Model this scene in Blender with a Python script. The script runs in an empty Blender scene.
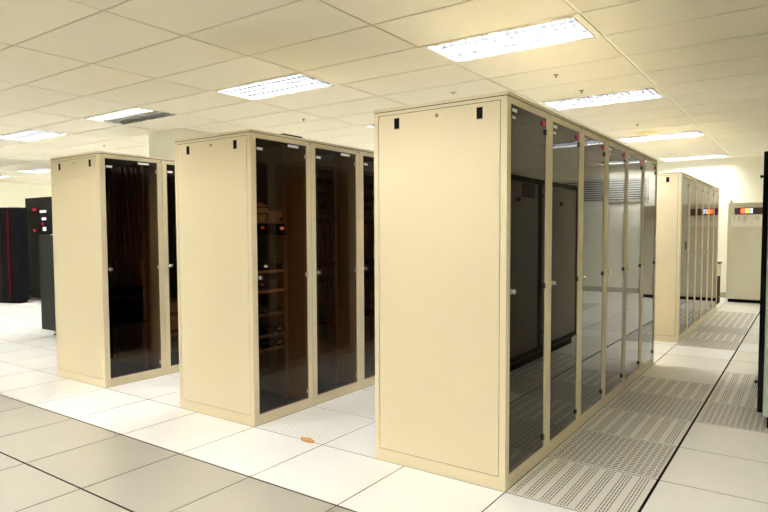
import bpy, bmesh, math, random
from mathutils import Vector, Matrix
random.seed(7)
S = bpy.context.scene
C = S.collection

# ------------------------------------------------------------------ materials
def nt(name):
    m = bpy.data.materials.new(name); m.use_nodes = True
    t = m.node_tree; t.nodes.clear()
    return m, t
def out(t, sh):
    o = t.nodes.new('ShaderNodeOutputMaterial'); t.links.new(sh, o.inputs['Surface']); return o
def M_(t, op, a, b=None, c=None, clamp=False):
    n = t.nodes.new('ShaderNodeMath'); n.operation = op; n.use_clamp = clamp
    for k, v in enumerate((a, b, c)):
        if v is None: continue
        if isinstance(v, (int, float)): n.inputs[k].default_value = v
        else: t.links.new(v, n.inputs[k])
    return n.outputs[0]
def principled(t, rough=.5, metal=0, spec=.5):
    b = t.nodes.new('ShaderNodeBsdfPrincipled')
    b.inputs['Roughness'].default_value = rough
    b.inputs['Metallic'].default_value = metal
    b.inputs['Specular IOR Level'].default_value = spec
    return b
def mix_col(t, fac, a, b):
    n = t.nodes.new('ShaderNodeMix'); n.data_type = 'RGBA'
    if isinstance(fac, (int, float)): n.inputs[0].default_value = fac
    else: t.links.new(fac, n.inputs[0])
    for k, v in ((6, a), (7, b)):
        if isinstance(v, tuple): n.inputs[k].default_value = (*v, 1)
        else: t.links.new(v, n.inputs[k])
    return n.outputs[2]
def noise(t, scale, detail=3, coord='Object'):
    tc = t.nodes.new('ShaderNodeTexCoord'); n = t.nodes.new('ShaderNodeTexNoise')
    n.inputs['Scale'].default_value = scale; n.inputs['Detail'].default_value = detail
    t.links.new(tc.outputs[coord], n.inputs['Vector']); return n.outputs['Fac']

def paint(name, col, rough=.5, metal=0, spec=.5, var=.04, scale=6, bump=0, bscale=300):
    """painted / plastic / metal surface with faint mottling and an optional grain"""
    m, t = nt(name); b = principled(t, rough, metal, spec)
    f = noise(t, scale)
    c = mix_col(t, f, tuple(x * (1 - var) for x in col), tuple(min(1, x * (1 + var)) for x in col))
    t.links.new(c, b.inputs['Base Color'])
    if bump:
        bn = t.nodes.new('ShaderNodeBump'); bn.inputs['Strength'].default_value = bump
        bn.inputs['Distance'].default_value = .002
        t.links.new(noise(t, bscale), bn.inputs['Height']); t.links.new(bn.outputs[0], b.inputs['Normal'])
    out(t, b.outputs[0]); return m
def emit(name, col, st):
    m, t = nt(name); e = t.nodes.new('ShaderNodeEmission')
    e.inputs[0].default_value = (*col, 1); e.inputs[1].default_value = st
    out(t, e.outputs[0]); return m
def smoked(name, tint, f0=.06):
    """smoked acrylic sheet: tinted transmission plus Schlick reflection on its outer face"""
    m, t = nt(name)
    g = t.nodes.new('ShaderNodeNewGeometry')
    d = t.nodes.new('ShaderNodeVectorMath'); d.operation = 'DOT_PRODUCT'
    t.links.new(g.outputs['Normal'], d.inputs[0]); t.links.new(g.outputs['Incoming'], d.inputs[1])
    c = M_(t, 'ABSOLUTE', d.outputs['Value'])
    k = M_(t, 'POWER', M_(t, 'SUBTRACT', 1.0, c, clamp=True), 5.0)
    fr = M_(t, 'ADD', M_(t, 'MULTIPLY', k, 1 - f0), f0)
    fr = M_(t, 'DIVIDE', M_(t, 'MULTIPLY', fr, 2.0), M_(t, 'ADD', fr, 1.0))      # both faces of the sheet
    fr = M_(t, 'MULTIPLY', fr, M_(t, 'SUBTRACT', 1.0, g.outputs['Backfacing']))
    tr = t.nodes.new('ShaderNodeBsdfTransparent')
    col = mix_col(t, g.outputs['Backfacing'], tint, (1, 1, 1))
    t.links.new(col, tr.inputs[0])
    gl = t.nodes.new('ShaderNodeBsdfGlossy'); gl.inputs['Roughness'].default_value = .015
    mx = t.nodes.new('ShaderNodeMixShader')
    t.links.new(fr, mx.inputs[0]); t.links.new(tr.outputs[0], mx.inputs[1]); t.links.new(gl.outputs[0], mx.inputs[2])
    out(t, mx.outputs[0]); return m

def tile_mat(name, col, rough, stain=.06):
    m, t = nt(name); b = principled(t, rough, 0, .5)
    f = noise(t, 1.3, 5); g = noise(t, 60, 2)
    c = mix_col(t, f, tuple(x * (1 - stain) for x in col), tuple(min(1, x * (1 + stain)) for x in col))
    sp = M_(t, 'GREATER_THAN', g, .68)
    c = mix_col(t, M_(t, 'MULTIPLY', sp, .06), c, (.35, .33, .28))
    t.links.new(c, b.inputs['Base Color']); out(t, b.outputs[0]); return m

def perf_mat(name, col, slot, kind, rough=.4):
    """perforated access-floor panel: rows of short slots"""
    m, t = nt(name); b = principled(t, rough, 0, .4)
    tc = t.nodes.new('ShaderNodeTexCoord'); s = t.nodes.new('ShaderNodeSeparateXYZ')
    t.links.new(tc.outputs['Object'], s.inputs[0])
    x, y = s.outputs[0], s.outputs[1]
    if kind == 'banded':      # groups of four slot lines along Y, a blank band between the groups
        fx = M_(t, 'FRACT', M_(t, 'DIVIDE', M_(t, 'ADD', x, 60.0), .6 / 7))
        ingrp = M_(t, 'LESS_THAN', fx, .66)
        ln = M_(t, 'LESS_THAN', M_(t, 'FRACT', M_(t, 'MULTIPLY', fx, 4 / .66)), .42)
        dash = M_(t, 'LESS_THAN', M_(t, 'FRACT', M_(t, 'DIVIDE', M_(t, 'ADD', y, 60.0), .040)), .88)
        k = M_(t, 'MULTIPLY', M_(t, 'MULTIPLY', ingrp, ln), dash)
    else:                     # rows of dashes along X, each row offset by half a dash
        ry = M_(t, 'DIVIDE', M_(t, 'ADD', y, 60.0), .6 / 22)
        off = M_(t, 'MULTIPLY', M_(t, 'MODULO', M_(t, 'FLOOR', ry), 2.0), .12)
        ln = M_(t, 'LESS_THAN', M_(t, 'FRACT', ry), .48)
        dash = M_(t, 'LESS_THAN', M_(t, 'FRACT', M_(t, 'ADD', M_(t, 'DIVIDE', M_(t, 'ADD', x, 60.0), .6 / 17), off)), .74)
        k = M_(t, 'MULTIPLY', ln, dash)
    # plain rim round every panel
    for a in (x, y):
        fr = M_(t, 'FRACT', M_(t, 'DIVIDE', M_(t, 'ADD', a, 60.0), .6))
        k = M_(t, 'MULTIPLY', k, M_(t, 'GREATER_THAN', fr, .03)); k = M_(t, 'MULTIPLY', k, M_(t, 'LESS_THAN', fr, .97))
    t.links.new(mix_col(t, k, col, slot), b.inputs['Base Color'])
    bn = t.nodes.new('ShaderNodeBump'); bn.invert = True; bn.inputs['Strength'].default_value = .3; bn.inputs['Distance'].default_value = .002
    t.links.new(k, bn.inputs['Height']); t.links.new(bn.outputs[0], b.inputs['Normal'])
    out(t, b.outputs[0]); return m

CREAM = (.72, .628, .425)
m_cream = paint('cream_paint', CREAM, .42, spec=.4, var=.02, scale=1.5, bump=.05)
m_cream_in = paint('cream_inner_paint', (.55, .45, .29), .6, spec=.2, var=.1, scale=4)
m_gap = paint('dark_gap', (.05, .042, .025), .9, spec=.1)
m_lid = paint('lid_paint', (.50, .43, .27), .45, spec=.3)
m_black = paint('black_plastic', (.005, .005, .006), .4, spec=.06)
m_blackmetal = paint('black_steel', (.004, .004, .0055), .35, spec=.06, var=.2, scale=3)
m_charcoal = paint('charcoal_steel', (.014, .018, .016), .5, spec=.08, var=.1, scale=3)
m_mesh = paint('black_mesh_steel', (.010, .009, .008), .7, spec=.1)
m_chrome = paint('bright_steel', (.75, .74, .70), .22, metal=1)
m_glassA = smoked('smoked_grey_acrylic', (.12, .095, .06), .038)
m_glassB = smoked('smoked_brown_acrylic', (.36, .25, .165), .022)
m_white = paint('white_sticker', (.9, .9, .88), .5, spec=.2)
m_text = paint('grey_print', (.12, .12, .12), .6)
m_red = emit('red_indicator', (.6, .012, .06), .35)
m_orange = emit('orange_indicator', (1.0, .10, .01), 1.3)
m_amber = emit('amber_indicator', (1.0, .38, .06), 2.0)
m_blue = emit('blue_indicator', (.22, .32, 1.0), 2.6)
m_redlamp = emit('red_display_segment', (1.0, .07, .04), 1.8)
m_reddim = emit('red_lens', (.8, .10, .04), .25)
m_amberdim = emit('amber_lens', (.9, .38, .14), .35)
m_whitelamp = emit('white_indicator', (.85, .8, .85), .5)
m_beigebox = paint('beige_plastic', (.85, .70, .48), .6, spec=.2, var=.06)
m_dkgrey = paint('dark_grey_casing', (.035, .032, .028), .5, spec=.3)
m_midgrey = paint('mid_grey_casing', (.16, .14, .11), .5, spec=.3)
m_cable = paint('grey_cable', (.20, .16, .11), .6)
m_cable2 = paint('brown_cable', (.24, .13, .06), .6)
m_darkred = paint('dark_red_trim', (.05, .001, .003), .6, spec=.08)
m_wall = paint('wall_paint', (.87, .86, .74), .85, spec=.2, var=.015, scale=.6)
m_ceil = [paint('ceiling_panel_%s' % 'abc'[k], tuple(x * s for x in (.755, .715, .595)), .9, spec=.15, var=.02, scale=2.5, bump=.15, bscale=120) for k, s in enumerate((1.0, .985, .97))]
m_tbar = paint('ceiling_bar', (.52, .45, .32), .7, spec=.2)
m_tbarw = paint('ceiling_bar_white', (.93, .92, .82), .6, spec=.2)
m_frame = paint('lamp_frame_paint', (.78, .74, .62), .6, spec=.2)
m_edge_gap = paint('brown_edge_gap', (.16, .11, .05), .8, spec=.1)
m_refl = paint('lamp_reflector', (.70, .72, .74), .55, spec=.3)
m_louver = paint('lamp_louver', (.08, .082, .085), .5, spec=.4)
m_louver_off = paint('lamp_louver_unlit', (.16, .155, .12), .5, spec=.4)
m_tube = emit('lit_tube', (1.0, .992, 1.0), 62)
m_tube_off = paint('unlit_tube', (.75, .75, .7), .3)
m_unit = paint('pale_grey_enclosure', (.62, .60, .48), .5, spec=.3, var=.02)
m_green = paint('pale_green_steel', (.50, .56, .44), .5, spec=.3, var=.03)
m_front = paint('grey_cabinet_front', (.27, .25, .19), .5, spec=.3)
m_display = paint('display_brown', (.10, .06, .045), .3)
m_paper = paint('paper', (.78, .77, .70), .8, spec=.1)
m_yellow = paint('yellowed_plastic', (.66, .56, .32), .6)
m_scrap = paint('orange_scrap', (.55, .28, .09), .8, spec=.1)
m_grille = paint('grille_white', (.72, .72, .64), .6)
m_subfloor = paint('subfloor_black', (.03, .026, .02), .9, spec=.1)
m_tileW = tile_mat('white_floor_panel', (.92, .915, .88), .28, .03)
m_tileR = tile_mat('aged_floor_panel', (.83, .81, .73), .28, .05)
m_tileG = tile_mat('grey_floor_panel', (.48, .455, .38), .25, .05)
m_pB = perf_mat('banded_slot_panel', (.76, .735, .64), (.17, .155, .12), 'banded')
m_pD = perf_mat('dense_slot_panel', (.70, .675, .58), (.13, .115, .085), 'dense')
m_pL = perf_mat('light_slot_panel', (.92, .905, .86), (.70, .68, .63), 'dense')

# ------------------------------------------------------------------ mesh helpers
class MB:
    def __init__(s): s.bm = bmesh.new()
    def box(s, x0, x1, y0, y1, z0, z1, mi=0):
        v = [s.bm.verts.new(p) for p in ((x0,y0,z0),(x1,y0,z0),(x1,y1,z0),(x0,y1,z0),(x0,y0,z1),(x1,y0,z1),(x1,y1,z1),(x0,y1,z1))]
        for q in ((3,2,1,0),(4,5,6,7),(0,1,5,4),(1,2,6,5),(2,3,7,6),(3,0,4,7)):
            f = s.bm.faces.new([v[k] for k in q]); f.material_index = mi
        return s
    def cyl(s, p0, p1, r, n=12, r1=None, mi=0):
        p0, p1 = Vector(p0), Vector(p1); d = (p1 - p0).normalized()
        a = d.orthogonal().normalized(); b = d.cross(a); r1 = r if r1 is None else r1
        A = [s.bm.verts.new(p0 + (a*math.cos(t)+b*math.sin(t))*r) for t in [2*math.pi*k/n for k in range(n)]]
        B = [s.bm.verts.new(p1 + (a*math.cos(t)+b*math.sin(t))*r1) for t in [2*math.pi*k/n for k in range(n)]]
        for k in range(n):
            f = s.bm.faces.new((A[k], A[(k+1)%n], B[(k+1)%n], B[k])); f.smooth = n > 6; f.material_index = mi
        s.bm.faces.new(A[::-1]).material_index = mi; s.bm.faces.new(B).material_index = mi
        return s
    def tube(s, pts, r, n=8):
        pts = [Vector(p) for p in pts]; rings = []
        for k, p in enumerate(pts):
            d = (pts[min(k+1, len(pts)-1)] - pts[max(k-1, 0)]).normalized()
            a = d.cross(Vector((.31, .77, .55))).normalized(); b = d.cross(a)
            rings.append([s.bm.verts.new(p + (a*math.cos(t)+b*math.sin(t))*r) for t in [2*math.pi*j/n for j in range(n)]])
        for A, B in zip(rings, rings[1:]):
            for k in range(n):
                s.bm.faces.new((A[k], A[(k+1)%n], B[(k+1)%n], B[k])).smooth = True
        s.bm.faces.new(rings[0][::-1]); s.bm.faces.new(rings[-1]); return s
    def prism(s, pts, z0, z1):
        a = [s.bm.verts.new((x, y, z0)) for x, y in pts]; b = [s.bm.verts.new((x, y, z1)) for x, y in pts]
        n = len(pts)
        for k in range(n): s.bm.faces.new((a[k], a[(k+1)%n], b[(k+1)%n], b[k]))
        s.bm.faces.new(a[::-1]); s.bm.faces.new(b); return s
    def build(s, name, mats, parent=None, bevel=0):
        bmesh.ops.recalc_face_normals(s.bm, faces=s.bm.faces)
        me = bpy.data.meshes.new(name); s.bm.to_mesh(me); s.bm.free()
        for m in (mats if isinstance(mats, (list, tuple)) else [mats]): me.materials.append(m)
        o = bpy.data.objects.new(name, me); C.objects.link(o)
        if parent: o.parent = parent
        if bevel:
            b = o.modifiers.new('bevel', 'BEVEL'); b.width = bevel; b.segments = 2; b.limit_method = 'ANGLE'
        return o
def empty(name, loc, label, cat, group=None):
    o = bpy.data.objects.new(name, None); o.empty_display_size = .1; C.objects.link(o); o.location = loc
    o['label'] = label; o['category'] = cat
    if group: o['group'] = group
    return o
def tag(o, label, cat, group=None):
    o['label'] = label; o['category'] = cat
    if group: o['group'] = group
    return o
KIDS = {}
def copy_tree(o, parent=None):
    c = o.copy(); C.objects.link(c)
    if parent: c.parent = parent
    for ch in [x for x in list(C.objects) if x.parent == o]: copy_tree(ch, c)
    return c
def struct(o): o['kind'] = 'structure'; return o

# ------------------------------------------------------------------ room
X0, X1, Y0, Y1, H = -16.5, 5.4, -6.6, 10.75, 2.7
T = .6
# raised access floor: one panel per 60 cm square
mb = MB()
# colours of single panels, by column i and row j
def kind(i, j):
    if i == 0:
        return {0: 3, 1: 4, 2: 3, 3: 4, 4: 3, 5: 1, 6: 1, 7: 0, 8: 4, 9: 3, 10: 4, 11: 3, 12: 3, 13: 3}.get(j, 1 if j > 0 else 0)
    if i == 1:
        return {3: 4, 4: 3, 5: 3, 6: 1, 7: 1, 8: 0}.get(j, 1 if j >= 0 else 0)
    if i > 1: return 4 if (i == 3 and 3 < j < 14) else 1
    if j <= -2: return 2
    if i == -3 and j >= 0: return 5
    if i == -2 and j >= 1: return 5
    if i == -6 and j >= 0: return 5
    if i == -5 and j >= 1: return 5
    if i == -9 and j in (0, 3): return 5
    if i == -10 and j in (2,): return 5
    return 0
i0, i1, j0, j1 = math.floor(X0/T)-1, math.ceil(X1/T), math.floor(Y0/T), math.ceil(Y1/T)
THICKX = {1}; THICKY = {-1, -2}
for i in range(i0, i1+1):
    for j in range(j0, j1+1):
        xa, xb, ya, yb = i*T, (i+1)*T, j*T, (j+1)*T
        xa += .007 if i in THICKX else .0026+.001*random.random(); xb -= .007 if i+1 in THICKX else .0026
        ya += .0055 if j in THICKY else .0022+.001*random.random(); yb -= .0055 if j+1 in THICKY else .0022
        xa, xb, ya, yb = max(xa, X0-.1), min(xb, X1+.1), max(ya, Y0-.1), min(yb, Y1+.1)
        if xb <= xa or yb <= ya: continue
        mb.box(xa, xb, ya, yb, -.03, 0, 6)
        mb.bm.faces.ensure_lookup_table(); mb.bm.faces[-5].material_index = kind(i, j)   # painted top, dark edges
mb.box(X0-.1, X1+.1, Y0-.1, Y1+.1, -.06, -.028, 6)
fl = struct(mb.build('floor', [m_tileW, m_tileR, m_tileG, m_pB, m_pD, m_pL, m_subfloor]))

# lamps: (x start, y start)
LXS = [-0.02+2.4*k-1.2 for k in range(-6, 3)]       # each lamp fills x..x+1.2
LYS = [-4.2, -1.8, 1.18, 3.62, 6.78, 9.95]
lamps = [(x, y) for x in LXS for y in LYS if x > X0 and x+1.2 < X1 and not (abs(x+6.02) < .3 and 1.9 < y < 3.7)
         and not (1 < x < 3 and 0 < y < 6) and not (x > 3 and not 6 < y < 8)]  # rightmost column keeps one unseen lamp, added to brighten the back wall
# ceiling panels, left open where a lamp sits
mb = MB()
ys = []
rows = []
y = -6.6
bounds = sorted(set([round(v, 3) for v in LYS] + [round(v+.56, 3) for v in LYS]))
# rows between lamp bands are split into panels about 60 cm deep
cur = Y0-.1; edges = [cur]
for b in bounds + [Y1+.1]:
    n = max(1, round((b-cur)/.6)); edges += [cur+(b-cur)*(k+1)/n for k in range(n)]; cur = b
xe = [X0-.1] + [-0.02+1.2*k for k in range(-13, 5)] + [X1+.1]
g = .009
for a, b in zip(xe, xe[1:]):
    for c, d in zip(edges, edges[1:]):
        if any(abs(a-lx) < .05 and abs(c-ly) < .05 for lx, ly in lamps): continue
        mb.box(a+(.012 if abs(a+.02) < .01 else g), b-(.012 if abs(b+.02) < .01 else g), c+g, d-g, H, H+.015, random.choice((0, 0, 1, 2)))
# backing strips (the bars) seen in the joints
for a in xe[1:-1]: mb.box(a-.012, a+.012, Y0, Y1, H+.006, H+.012, 4 if abs(a+.02) < .01 else 3)
for c in edges[1:-1]:
    for a, b in zip(xe, xe[1:]): mb.box(a+.012, b-.012, c-.010, c+.010, H+.005, H+.013, 3)
mb.box(X0-.1, X1+.1, Y0-.1, Y1+.1, H+.12, H+.14, 5)
struct(mb.build('ceiling', m_ceil + [m_tbar, m_tbarw, m_gap]))
struct(MB().box(X0-.1, X1+.1, Y1, Y1+.1, -.05, H+.13).build('wall_back', m_wall))
struct(MB().box(X0-.1, X0, Y0, Y1, -.05, H+.13).build('wall_left', m_wall))
struct(MB().box(X1, X1+.1, Y0, Y1, -.05, H+.13).build('wall_right', m_wall))
struct(MB().box(X0-.1, X1+.1, Y0-.1, Y0, -.05, H+.13).build('wall_front', m_wall))
m_base = paint('skirting_grey', (.42, .40, .33), .6)
struct(MB().box(X0, X1, Y1-.015, Y1, 0, .10).build('baseboard_back', m_base))
struct(MB().box(X0, X0+.015, Y0, Y1, 0, .10).build('baseboard_left', m_base))
struct(MB().box(X1-.015, X1, Y0, Y1-.016, 0, .10).build('baseboard_right', m_base))
struct(MB().box(-6.36, -5.60, 2.35, 3.1, 0, H).build('pillar', m_wall, bevel=.01))

# ------------------------------------------------------------------ ceiling lamps
def make_lamp(half=False):
    t = empty('ceiling_light', (0, 0, H), 'x', 'ceiling light')
    W, D = 1.2, .56; a0, a1, b0, b1 = .05, 1.15, .03, .53
    f = MB(); z0, z1 = -.004, .006
    f.box(.003, W-.003, .003, b0, z0, z1); f.box(.003, W-.003, b1, D-.003, z0, z1)
    f.box(.003, a0, b0, b1, z0, z1); f.box(a1, W-.003, b0, b1, z0, z1)
    f.build('frame', m_frame, t)
    s = MB()
    for yy in (b0-.006, b1-.002):
        s.box(a0, .57, yy, yy+.008, -.007, -.003); s.box(.63, a1, yy, yy+.008, -.007, -.003)
    s.box(a1-.004, a1+.003, b0+.02, b1-.02, -.007, -.003)
    s.build('edge_gap_strip', m_edge_gap, t)  # dark strips drawn in place of the shaded gaps along the lamp edges
    h = MB(); zt = .095
    h.box(a0, a1, b0, b1, zt, zt+.006)
    h.box(a0-.006, a0, b0, b1, .0, zt); h.box(a1, a1+.006, b0, b1, .0, zt)
    h.box(a0, a1, b0-.006, b0, .0, zt); h.box(a0, a1, b1, b1+.006, .0, zt)
    h.build('reflector', m_refl, t)
    n = 17
    l = MB(); bm_ = (b0+b1)/2
    for k in range(1, n):
        x = a0+(a1-a0)*k/n
        l.box(x-.0012, x+.0012, b0+.001, b1-.001, .002, .043, 0)
    for yy in (b0+.125, bm_, b1-.125): l.box(a0+.001, a1-.001, yy-.0015, yy+.0015, .0022, .0432, 0)
    l.build('louver', m_louver_off if half else m_louver, t)
    for k, yy in enumerate((b0+.125, b1-.125)):
        tb = MB().cyl((a0+.03, yy, .068), (a1-.03, yy, .068), .018, 6)
        lit = not (half and k == 1)
        tb.build('tube', m_tube if lit else m_tube_off, t)
    return t
proto = make_lamp(); protoh = make_lamp(True)
lab = {}
def L(x, y, s): lab[(round(x, 2), y)] = s
L(-1.22, 1.18, 'large lit fluorescent ceiling light above the nearest rack row')
L(-3.62, 1.18, 'lit fluorescent ceiling light above the middle rack row')
L(-6.02, 1.18, 'ceiling light with one tube lit and one half dark')
L(-8.42, 1.18, 'lit ceiling light at the left picture edge, above the black cabinets')
L(-1.22, 3.62, 'second lit ceiling light along the aisle, just past the largest one')
L(-1.22, 6.78, 'third lit ceiling light along the aisle, beside the yellow ring')
L(-1.22, 9.95, 'farthest lit ceiling light of the aisle, close to the back wall')
L(-3.62, 3.62, 'lit ceiling light mostly hidden behind the nearest rack row, only its left end showing')
L(-8.42, 3.62, 'distant lit ceiling light just left of the pillar')
L(-13.22, 3.62, 'small distant lit ceiling light over the black cabinets on the far left')
first = True
for x, y in lamps:
    if abs(x+6.02) < .02 and abs(y-1.18) < .01: o = protoh
    elif first: o = proto; first = False
    else: o = copy_tree(proto)
    o.location = (x, y, H)
    o['label'] = lab.get((round(x, 2), y), 'recessed fluorescent ceiling light outside the picture or hidden by the racks')  # default label, also carried by the lamp added for the back wall
    o['group'] = 'recessed fluorescent ceiling lights'

# ------------------------------------------------------------------ racks
RD, RW, RH = .8, .6, 1.99
def rack_master(glass, style):
    t = empty('server_rack', (0, 0, 0), 'x', 'server rack')
    f = MB(); e = .0012
    for ya, yb in ((e, .05), (.55, .6-e)):
        f.box(-.035, 0, ya, yb, 0, 1.971)
        f.box(-RD, -RD+.03, ya, yb, 0, 1.971)
    f.box(-.0352, -.0002, .05, .55, 0, .07); f.box(-.0352, -.0002, .05, .55, 1.94, 1.971)
    f.box(-RD+.0002, -RD+.03, .05, .55, 0, .07); f.box(-RD+.0002, -RD+.03, .05, .55, 1.94, 1.971)
    f.build('frame', m_cream, t, bevel=.0015)
    f = MB(); f.box(-RD+.03, -.036, .012, .588, .03, .045); f.build('bottom_panel', m_black, t)
    f = MB(); f.box(-RD+.03, -.036, .586, .598, .045, 1.965); f.build('side_panel', m_cream_in, t)
    f = MB(); f.box(-RD-.002, .003, e, .6-e, 1.976, RH, 0); f.box(-RD+.004, -.004, .006, .594, 1.9655, 1.9765, 1)
    f.build('top_panel', [m_cream, m_gap], t)
    f = MB(); f.box(-RD+.004, -RD+.016, .052, .548, .072, 1.938)
    f.build('rear_door', m_mesh, t)
    for yy in (.075, .525):
        for xx in (-.21, -.68):
            MB().box(xx-.015, xx+.015, yy-.018, yy+.018, .045, 1.965).build('mounting_rail', m_cream_in, t)
    MB().cyl((-.002, .585, 1.957), (.004, .585, 1.957), .007, 10).build('bolt', m_chrome, t)
    d = MB().box(-.013, -.005, .0515, .5485, .0715, 1.9385).build('glass_door', glass, t)
    h = MB(); h.cyl((-.006, .075, 1.005), (.018, .075, 1.005), .011, 12, .013); h.cyl((-.006, .075, 1.005), (-.002, .075, 1.005), .018, 12)
    h.build('handle', m_chrome, d)
    for k, z in enumerate((.13, 1.0, 1.86)):
        q = MB()
        q.box(-.0045, .003, .531, .5485, z-.014, z+.014, 0)
        q.cyl((.003, .543, z-.009), (.003, .543, z+.009), .0045, 10, mi=1)
        q.build('hinge', [m_dkgrey if style == 'A' else m_cream_in, m_chrome], d)
    def stick(y0, y1, z0, z1, m=m_white, n='sticker', th=.0012):
        return MB().box(-.005, -.005+th, y0, y1, z0, z1).build(n, m, d)
    if style == 'A':
        stick(.070, .135, 1.905, 1.922); stick(.070, .115, 1.870, 1.884)
        q = MB().cyl((-.005, .500, 1.905), (.002, .500, 1.905), .015, 16).build('red_button', paint('red_plastic', (.85, .02, .10), .4) if 'red_plastic' not in bpy.data.materials else bpy.data.materials['red_plastic'], d)
        q['label'] = 'round red button'
    elif style == 'B':
        stick(.062, .115, 1.862, 1.880); stick(.36, .47, 1.912, 1.930)
        q = MB()
        for k in range(4): q.box(-.005, -.004, .478+k*.012, .485+k*.012, 1.916, 1.926)
        q.build('printed_mark', m_text, d)
    else:
        pass
    return t
def end_panel(t, lock=True):
    """blank near end of a row: panel let into a rim, two black hand slots and a lock"""
    MB().box(-.77, -.035, .0014, .02, 0, .068).build('end_rail', m_cream, t)
    MB().box(-.77, -.035, .0014, .02, 1.955, 1.971).build('end_rail', m_cream, t)
    MB().box(-.768, -.034, .008, .014, .068, 1.955).build('end_backing', m_gap, t)
    p = MB().box(-.7662, -.0380, .0016, .0075, .0715, 1.9515).build('end_panel', m_cream, t, bevel=.001)
    for x in (-.645, -.148):
        q = MB(); q.box(x-.0165, x+.0165, .0004, .0017, 1.873, 1.930, 0); q.box(x-.019, x+.019, -.0002, .0016, 1.869, 1.873, 1); q.box(x-.019, x+.019, -.0002, .0016, 1.930, 1.933, 1)
        q.build('hand_slot', [m_black, m_lid], p)
    if lock:
        q = MB(); q.cyl((-.395, .0016, 1.918), (-.395, -.003, 1.918), .011, 14, .009, 0); q.box(-.3965, -.3935, -.0036, -.0028, 1.911, 1.925, 1)
        q.build('lock', [paint('lock_metal', (.45, .40, .28), .35, metal=.8), m_black], p)

def row(x, y0, n, glass, style, labels, group):
    master = rack_master(glass, style); master.location = (x, y0, 0); res = [master]
    for k in range(1, n):
        c = copy_tree(master); c.location = (x, y0+RW*k, 0); res.append(c)
    end_panel(master)
    for o, s in zip(res, labels): o['label'] = s; o['group'] = group
    return res
rowA = row(0, 0, 6, m_glassA, 'A', [
    'nearest cream rack of the big front row, showing its large blank end panel',
    'second cream rack from the near end of the big front row, smoked glass door',
    'third cream rack of the big front row, louvred grille mirrored high in its glass',
    'fourth cream rack from the near end of the big front row of six',
    'fifth cream rack of the big front row, next to last at the far end',
    'farthest cream rack of the big front row, just before the gap and the rear row'],
    'cream racks in the front row')
rowB = row(-1.8, 0, 3, m_glassB, 'B', [
    'cream rack with blank end panel in the middle row, beige machine inside',
    'cream rack with patch panels and cables behind glass, second in the middle row',
    'cream rack of the middle row partly hidden behind the big front row'],
    'cream racks in the middle row')
rowC = row(-3.6, 0, 2, m_glassB, 'B', [
    'leftmost cream rack with blank end panel and dark smoked glass door',
    'cream rack behind the leftmost one, a narrow strip showing with beige boxes inside'],
    'cream racks in the left row')
rowD = row(0, 4.98, 6, m_glassA, 'D', [
    'nearest cream rack of the distant rear row, showing its narrow blank end panel',
    'second cream rack from the near end of the distant rear row',
    'third cream rack from the near end of the distant rear row',
    'fourth cream rack from the near end of the distant rear row',
    'fifth cream rack of the distant rear row, next to last at the far end',
    'farthest cream rack of the distant rear row, beside the back wall enclosure'],
    'cream racks in the rear row')

# shelves of the first middle rack (parts of the rack)
RB = rowB[0]
SH = [1.030, .885, .715, .560, .455]
for z in SH:
    s = MB(); s.box(-.74, -.205, .095, .505, z-.006, z); s.box(-.206, -.196, .06, .54, z-.016, z+.002)
    s.build('shelf', m_beigebox if z > .8 else m_cream_in, RB)
MB().box(-.74, -.19, .06, .54, 1.290, 1.300).build('shelf', m_dkgrey, RB)

# ------------------------------------------------------------------ equipment inside the racks
def unit(name, rack, y0, y1, z0, z1, mat, label, cat, depth=.4, x=-.2, lights=(), ports=0, group=None, portmat=None, base=None):
    """rack-mounted casing with a face plate, vents, ports and indicator lights"""
    lx, ly, _ = rack.location
    t = empty(name, (lx+x, ly+(y0+y1)/2, z0), label, cat, group)
    w = (y1-y0)/2; h = z1-z0
    b = MB(); b.box(-depth, 0, -w, w, 0, h)
    b.build('casing', mat, t, bevel=.003)
    f = MB(); f.box(.0, .006, -w, w, .001, h-.001)
    nv = int(w*2/.03)
    for k in range(nv): f.box(.006, .0072, -w+.02+k*.028, -w+.034+k*.028, h*.25, h*.45, 1)
    f.build('face_plate', [mat, m_black], t)
    if ports:
        q = MB()
        for k in range(ports):
            yy = -w+.03+k*(2*w-.06)/max(1, ports-1)
            q.box(.006, .010, yy-.006, yy+.006, h*.5, h*.5+.012)
        q.build('port_row', portmat or m_midgrey, t)
    for (yy, zz, m, s) in lights:
        MB().box(.006, .010, yy-s, yy+s, zz-s*.6, zz+s*.6).build('indicator_light', m, t)
    return t
# big beige machine with a stepped top, in the first middle rack
lx = -1.8
t = empty('tape_drive', (lx-.21, .33, 1.300+.076), 'beige desktop machine with stepped top on a black unit behind glass', 'machine')
b = MB(); b.box(-.42, 0, -.20, .03, 0, .135); b.box(-.42, -.002, .03, .185, 0, .095); b.box(-.41, -.01, -.17, .0, .135, .148)
b.build('casing', m_beigebox, t, bevel=.005)
MB().box(0, .003, -.12, .02, .066, .073).build('tray_slot', m_dkgrey, t)
MB().box(0, .003, .022, .029, .02, .073).build('tray_edge', m_dkgrey, t)
MB().box(0, .003, -.2, .025, .112, .120).build('lid_seam', m_dkgrey, t)
MB().cyl((0, .16, .03), (.006, .16, .03), .012, 12).build('knob', m_midgrey, t)
unit('disk_unit', RB, .08, .52, 1.300, 1.375, m_dkgrey, 'flat black unit with red and orange lights under the beige machine', 'disk unit', .45, -.2,
     lights=((-.01, .045, m_reddim, .014), (-.115, .045, m_reddim, .008), (.185, .040, m_amberdim, .018)))
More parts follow.
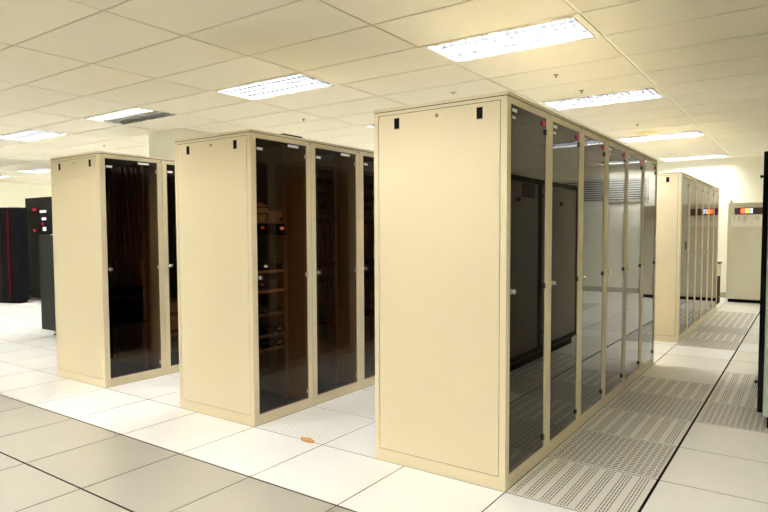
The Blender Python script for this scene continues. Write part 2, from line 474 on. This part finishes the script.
for z, hh, ya, yb, m, s in ((1.030, .05, .12, .50, m_dkgrey, 'flat dark unit on the upper thin shelf behind glass'),
                         (.885, .075, .10, .44, m_midgrey, 'grey casing on the second thin shelf behind glass'),
                         (.715, .04, .12, .46, m_midgrey, 'low grey casing on the third thin shelf behind glass'),
                         (.560, .045, .12, .48, m_dkgrey, 'dark casing with pale plug on the fourth thin shelf'),
                         (.455, .05, .12, .48, m_dkgrey, 'dark casing on the lowest thin shelf behind glass')):
    unit('modem', RB, ya, yb, z+.003, z+hh, m, s, 'modem', .35, -.215,
         lights=(((.02 if z > .6 else .16), hh*.6, m_whitelamp if z > 1 else m_beigebox, .014 if z > .6 else .018),), group='units on the shelves of the first middle rack')
# loose cables drooping over the front of the lower shelves
for k, (ya, yb, za, zb) in enumerate(((.25, .33, .80, .70), (.3, .45, .62, .56), (.2, .4, .50, .47))):
    pts = [(lx-.19+.02*math.sin(3*s), ya+(yb-ya)*s, za+(zb-za)*s-.04*math.sin(math.pi*s)) for s in [q/8 for q in range(9)]]
    tag(MB().tube(pts, .006).build('cable', m_cable), 'loose grey cable drooping between the lower shelves of the first middle rack', 'cable', 'loose cables in the first middle rack')

# patch panels and cables in the second and third middle racks
for rk, nm in ((rowB[1], 'second'), (rowB[2], 'third')):
    for k, z in enumerate((1.80, 1.70, 1.59, 1.50, 1.38, 1.02, .90, .56)):
        word = ('topmost', 'second from the top', 'third from the top', 'fourth from the top', 'fifth from the top', 'sixth from the top', 'seventh from the top', 'lowest')[k]
        unit('patch_panel', rk, .095, .505, z, z+.044, m_dkgrey, 'dark patch panel, %s behind glass in the %s middle rack' % (word, nm), 'patch panel', .2, -.2,
             ports=14, portmat=m_cable if k % 2 else m_midgrey, group='patch panels in the %s middle rack' % nm,
             lights=((.1, .02, m_redlamp, .005),) if k == 7 else ())
    for k in range(12):
        ya = .12+.37*random.random(); yb = .38+.12*random.random()
        z1 = random.choice((1.82, 1.72, 1.61, 1.52, 1.40, 1.04)); z2 = .15+.35*random.random()
        pts = []
        for q in range(17):
            s = q/16
            pts.append((rk.location.x-.185+.055*math.sin(math.pi*min(1, s*2.2)), rk.location.y+ya+(yb-ya)*min(1, s*1.6)+.012*math.sin(7*s+k), z1+(z2-z1)*s**1.15))
        tag(MB().tube(pts, .0045, 6).build('cable', m_cable if k % 3 else m_cable2), 'thin cable hanging in front of the patch panels in the %s middle rack' % nm, 'cable', 'cables in the %s middle rack' % nm)
# leftmost rack: bundles of brown cable from top to mid height, boxes in the rack behind
for k in range(13):
    ya = .13+.031*k
    pts = [(-3.6-.19+.02*math.sin(2*s+k), ya+.015*math.sin(3*s+k*1.7), 1.90-(.9+.1*math.sin(k))*s) for s in [q/10 for q in range(11)]]
    tag(MB().tube(pts, .0055, 6).build('cable', m_cable2), 'brown cable hanging straight down inside the leftmost rack', 'cable', 'cables in the leftmost rack')
for k, z in enumerate((.50, .62, .74)):
    unit('rack_server', rowC[0], .095, .505, z, z+.088, m_black, 'black server, %s of three behind the leftmost glass door' % ('lowest', 'middle one', 'topmost')[k], 'server', .5, -.2, group='servers in the leftmost rack')
MB().box(-.74, -.19, .06, .54, .490, .4995).build('shelf', m_black, rowC[0])
RC = rowC[1]
MB().box(-.74, -.19, .06, .54, .285, .2995).build('shelf', m_cream_in, RC)
unit('equipment_box', RC, .08, .50, .300, .465, m_beigebox, 'lower beige box in the strip of rack behind the leftmost one', 'equipment box', .45, -.2, group='beige boxes in the left row')
unit('equipment_box', RC, .08, .50, .466, .630, m_beigebox, 'upper beige box in the strip of rack behind the leftmost one', 'equipment box', .45, -.2, group='beige boxes in the left row')
# dark servers with orange lights in the nearest front rack
for k, z in enumerate((1.84, 1.48, 1.09, .67)):
    unit('rack_server', rowA[0], .095, .505, z, z+.088, m_black, 'black server with orange light, %s behind the nearest glass door' % ('topmost', 'second from the top', 'third from the top', 'lowest')[k],
         'server', .55, -.2, lights=((.19, .03, m_orange, .010),), group='servers in the nearest front rack')

# small black box with a lead on top of the middle row
t = empty('power_adapter', (-1.93, .50, RH), 'small flat black box lying on top of the middle rack row', 'power adapter')
MB().box(-.06, .06, -.11, .09, .001, .028).build('casing', m_black, t, bevel=.006)
MB().tube([(.0, .09, .012), (.02, .13, .010), (.0, .18, .008), (-.05, .24, .008)], .004).build('lead', m_black, t)

# ------------------------------------------------------------------ enclosure on the back wall
t = empty('power_cabinet', (0, 9.92, 0), 'pale enclosure with red, orange and blue display lights by the back wall', 'power cabinet')
MB().box(0.0, 1.44, .02, .80, .06, 1.80).build('body', m_unit, t, bevel=.008)
MB().box(.03, 1.41, .05, .78, 0, .06).build('plinth', m_black, t)
d = MB().box(.035, .70, 0, .02, .08, 1.77).build('door', m_unit, t, bevel=.004)
MB().box(.71, 1.405, 0, .02, .08, 1.77).build('door', m_unit, t, bevel=.004)
dp = MB().box(.105, .60, -.006, .0, 1.59, 1.71).build('display', m_display, d, bevel=.002)
# display lamps: third level under the door is not allowed, so they sit beside the display on the door
MB().box(.14, .175, -.009, -.006, 1.63, 1.67).build('magenta_light', paint('magenta_lens', (.25, .02, .12), .3), d)
MB().box(.205, .262, -.010, -.006, 1.615, 1.695).build('red_light', m_redlamp, d)
for a in (.270, .308):
    for z in (1.615, 1.660): MB().box(a, a+.028, -.010, -.006, z, z+.033).build('orange_light', m_amber, d)
for z in (1.615, 1.660): MB().box(.352, .385, -.010, -.006, z, z+.033).build('blue_light', m_blue, d)
p1 = MB().box(.06, .375, -.003, 0, 1.375, 1.575).build('notice_sheet', m_paper, d)
p2 = MB().box(.385, .66, -.003, 0, 1.375, 1.575).build('notice_sheet', m_paper, d)
q = MB()
for x0, x1, n in ((.085, .125, 6), (.155, .20, 5), (.24, .30, 7), (.41, .50, 5)):
    for k in range(n): q.box(x0, x1-.006*(k % 3), -.0042, -.003, 1.553-k*.016, 1.557-k*.016)
q.build('printed_lines', m_midgrey, d)
q = MB(); q.cyl((.05, .06, 1.80), (.05, .06, 1.865), .008, 10); q.cyl((.05, .06, 1.80), (.05, .06, 1.815), .02, 12); q.build('aerial', m_midgrey, t)
q = MB(); q.box(.655, .675, -.03, 0, .95, 1.10); q.build('handle', m_black, d)

# little trolley between the rear row and the enclosure
t = empty('trolley', (-.22, 9.55, 0), 'small grey trolley with a dark top in the gap at the aisle end', 'trolley')
MB().box(-.16, .16, -.15, .15, .50, .72).build('drawer_unit', m_unit, t, bevel=.01)
MB().box(-.16, .16, -.14, .14, .10, .13).build('shelf', m_dkgrey, t)
for a in (-.14, .14):
    for b_ in (-.12, .12):
        MB().box(a-.012, a+.012, b_-.012, b_+.012, .05, .50).build('leg', m_dkgrey, t)
        MB().cyl((a-.01, b_, .025), (a+.01, b_, .025), .025, 12).build('wheel', m_black, t)
MB().box(-.17, .17, -.16, .16, .72, .745).build('top', m_dkgrey, t)
t2 = empty('desk_telephone', (-.22, 9.52, .745), 'small black telephone standing on the trolley at the aisle end', 'telephone')
q = MB(); q.box(-.09, .09, -.08, .08, 0, .04); q.build('base', m_black, t2, bevel=.008)
q = MB(); q.box(-.10, -.05, -.09, .09, .045, .075); q.box(-.10, -.05, -.09, -.05, .04, .05); q.box(-.10, -.05, .05, .09, .04, .05); q.build('handset', m_black, t2, bevel=.008)

# ------------------------------------------------------------------ tall cabinets on the right of the aisle
def right_cab(y, label, window):
    t = empty('equipment_cabinet', (.96, y, 0), label, 'cabinet', 'tall cabinets right of the aisle')
    W = 1.19
    MB().box(.031, .85, 0, W, .075, 1.80).build('body', m_green, t, bevel=.006)
    MB().box(.055, .83, .01, W-.01, 0, .075).build('plinth', m_black, t)
    f = MB(); f.box(0, .030, -.004, .035, .10, 1.82); f.box(0, .030, W-.05, W, .10, 1.82); f.box(0.001, .029, .035, W-.05, .10, .15); f.box(0.001, .029, .035, W-.05, 1.77, 1.82)
    f.build('door_frame', m_black, t, bevel=.003)
    d = MB().box(.006, .028, .036, W-.051, .151, 1.769).build('door', m_front, t)
    if window:
        w = MB(); w.box(.0, .006, .72, 1.02, 1.63, 1.76, 0); w.box(-.001, .0, .74, .86, 1.65, 1.74, 1); w.box(-.001, .0, .88, 1.0, 1.65, 1.74, 1); w.build('window', [m_black, m_dkgrey], d)
    for z in (.30, 1.66):
        q = MB(); q.cyl((-.008, .02, z), (.004, .02, z), .008, 12); q.cyl((-.018, .02, z), (-.008, .02, z), .012, 12, .010); q.build('knob', m_black, t)
    MB().cyl((-.02, .60, 1.6), (.006, .60, 1.6), .02, 12).build('dial', m_black, d)
right_cab(1.905, 'tall pale green cabinet with black door edge at the right picture border', True)
right_cab(3.10, 'tall cabinet behind the green one, seen mirrored in the rack glass', False)
# long louvred air grille on the back wall, mirrored in the rack doors
t = empty('air_grille', (1.50, 10.75, 1.93), 'long white louvred air grille high on the back wall, mirrored in the rack doors', 'air grille')
f = MB(); f.box(0, 3.4, -.05, -.001, 0, .03); f.box(0, 3.4, -.05, -.001, .47, .50); f.box(0, .03, -.05, -.001, .03, .47); f.box(3.37, 3.4, -.05, -.001, .03, .47); f.build('frame', m_grille, t)
MB().box(.03, 3.37, -.008, -.001, .03, .47).build('backing', m_dkgrey, t)
q = MB()
for k in range(9):
    z = .055+k*.048; q.box(.03, 3.37, -.045, -.012, z, z+.022)
q.build('slats', m_grille, t)

# ------------------------------------------------------------------ black machines far left
def hexbox(name, mat, parent, pts, z0, z1, bevel=.01): return MB().prism(pts, z0, z1).build(name, mat, parent, bevel)
t = empty('computer_cabinet', (-11.7, 2.6, 0), 'wide black computer cabinet with dark red vertical stripe at the far left', 'computer cabinet')
hexbox('body', m_blackmetal, t, [(-1.2, -.42), (.55, -.18), (.80, -.10), (.88, -.02), (.86, .17), (-1.2, .17)], .06, 1.80, .006)
hexbox('plinth', m_black, t, [(-1.15, -.38), (.54, -.155), (.78, -.075), (.85, -.005), (.83, .14), (-1.15, .14)], 0, .06, .004)
st = MB().box(-.052, 0, -.006, .004, .08, 1.77).build('stripe', m_darkred, t)
st.location = (.755, -.118, 0); st.rotation_euler = (0, 0, math.atan2(.08, .25)); st['label'] = 'dark red vertical stripe'
st = MB().box(-.50, 0, -.006, .004, .10, 1.76).build('lit_face', m_charcoal, t)  # paler sheet: light falling on this face is put into its colour
st.location = (.50, -.190, 0); st.rotation_euler = (0, 0, math.atan2(.24, 1.75))
t = empty('computer_cabinet', (-11.3, 3.22, 0), 'taller black computer cabinet with white and red status lights at the far left', 'computer cabinet')
MB().box(-.60, .62, .0, .75, .05, 2.03).build('body', m_blackmetal, t, bevel=.008)
MB().box(-.57, .59, .03, .72, 0, .05).build('plinth', m_black, t)
MB().box(-.35, .50, -.012, 0, .10, 1.84).build('door', m_black, t)
for (u, z, w, h, m) in ((-.19, 1.79, .08, .022, m_red), (.16, 1.745, .12, .024, m_whitelamp), (.19, 1.60, .08, .026, m_whitelamp), (.13, 1.50, .025, .025, m_red), (.20, 1.40, .06, .038, m_whitelamp), (-.20, 1.375, .05, .028, m_red)):
    MB().box(u-w, u+w, -.020, -.012, z-h, z+h).build('status_light', m, t)
t = empty('printer_cabinet', (-6.79, 1.02, 0), 'waist-high charcoal cabinet on feet standing left of the leftmost rack', 'cabinet')
MB().box(0, .62, 0, .60, .085, 1.29).build('body', m_charcoal, t, bevel=.008)
MB().box(.60, .628, -.006, .0, .07, 1.29).build('trim', m_darkred, t)
for a in (.14, .53):
    for b_ in (.10, .50):
        MB().cyl((a, b_, .0), (a, b_, .012), .028, 12).cyl((a, b_, .012), (a, b_, .085), .010, 10).build('foot', m_chrome, t)
p = MB(); v = [p.bm.verts.new(c) for c in ((-6.72, 1.12, 1.29), (-6.32, 1.12, 1.29), (-6.32, 1.45, 1.29), (-6.72, 1.45, 1.29), (-6.58, 1.16, 1.315), (-6.32, 1.14, 1.38), (-6.32, 1.43, 1.38), (-6.58, 1.40, 1.315))]
for f in ((3,2,1,0),(4,5,6,7),(0,1,5,4),(1,2,6,5),(2,3,7,6),(3,0,4,7)): p.bm.faces.new([v[k] for k in f])
tag(p.build('paper_stack', m_paper, bevel=.003), 'sloping white paper stack on top of the waist-high charcoal cabinet', 'paper stack')

# ------------------------------------------------------------------ ceiling fittings and floor scrap
def sprinkler(x, y, label):
    t = empty('sprinkler', (x, y, H), label, 'sprinkler', 'ceiling sprinklers')
    MB().cyl((0, 0, -.004), (0, 0, .0), .024, 16, .020).build('rosette', m_midgrey, t)
    q = MB(); q.cyl((0, 0, -.022), (0, 0, -.004), .005, 10); q.cyl((0, 0, -.026), (0, 0, -.022), .011, 12); q.build('nozzle', m_midgrey, t)
sprinkler(-.66, 2.60, 'ceiling sprinkler just beyond the largest ceiling light')
sprinkler(-.66, 3.35, 'small ceiling sprinkler close in front of the second aisle light')
sprinkler(-.66, 5.75, 'ceiling sprinkler just before the yellow ring')
sprinkler(-3.88, 2.83, 'ceiling sprinkler above the middle rack row')
sprinkler(-7.93, 2.62, 'ceiling sprinkler above the leftmost rack')
sprinkler(-10.9, 1.9, 'ceiling sprinkler at the far left between two lit lights')
q = MB(); n = 28
q.cyl((-.71, 6.52, H-.012), (-.71, 6.52, H), .15, 28, .17)
q.cyl((-.71, 6.52, H-.022), (-.71, 6.52, H-.012), .10, 24, .12)
tag(q.build('ceiling_ring', m_yellow), 'flat yellow round fitting on the ceiling before the third aisle light', 'ceiling fitting')
t = empty('smoke_detector', (-1.72, 2.66, H), 'dark little detector on the ceiling just above the nearest rack', 'smoke detector')
MB().cyl((0, 0, -.006), (0, 0, 0), .035, 20).build('mounting_plate', m_lid, t)
MB().cyl((0, 0, -.018), (0, 0, -.006), .012, 16, .018).build('sensor_head', m_lid, t)
q = MB()
q.prism([(-1.395, .018), (-1.36, -.020), (-1.30, -.026), (-1.262, -.014), (-1.27, .004), (-1.32, .030)], .001, .010)
tag(q.build('cardboard_scrap', m_scrap, bevel=.002), 'orange scrap lying on the floor panel in front of the middle rack row', 'scrap')

# ------------------------------------------------------------------ camera and world
P = CAMP = (1.212, -2.8136, 1.3093, .6191, -.0513, -.0049, 608.39, -8.68, 7.18)
cx, cy, cz, yaw, pit, rol, f, sx, sy = P
r0 = Vector((math.cos(yaw), math.sin(yaw), 0)); fw0 = Vector((-math.sin(yaw), math.cos(yaw), 0))
fw = fw0*math.cos(pit)+Vector((0, 0, 1))*math.sin(pit); up = r0.cross(fw)
ix = r0*math.cos(rol)+up*math.sin(rol); iy = up*math.cos(rol)-r0*math.sin(rol)
cam = bpy.data.cameras.new('camera'); co = bpy.data.objects.new('camera', cam); C.objects.link(co)
co.matrix_world = Matrix(((ix.x, iy.x, -fw.x, cx), (ix.y, iy.y, -fw.y, cy), (ix.z, iy.z, -fw.z, cz), (0, 0, 0, 1)))
cam.sensor_width = 36; cam.sensor_fit = 'HORIZONTAL'; cam.lens = f*36/768
cam.shift_x = -sx/768; cam.shift_y = sy/768; cam.clip_start = .05
S.camera = co
w = bpy.data.worlds.new('world'); S.world = w; w.use_nodes = True
w.node_tree.nodes['Background'].inputs[0].default_value = (.9, .9, 1, 1)
w.node_tree.nodes['Background'].inputs[1].default_value = .02
S.view_settings.view_transform = 'Standard'; S.view_settings.look = 'None'
S.view_settings.gamma = 1; S.view_settings.use_curve_mapping = False
S.view_settings.exposure = 1.47
S.cycles.max_bounces = 10; S.cycles.diffuse_bounces = 8; S.cycles.glossy_bounces = 5
S.cycles.transparent_max_bounces = 24; S.cycles.transmission_bounces = 6
S.cycles.use_denoising = True; S.cycles.sample_clamp_indirect = 10
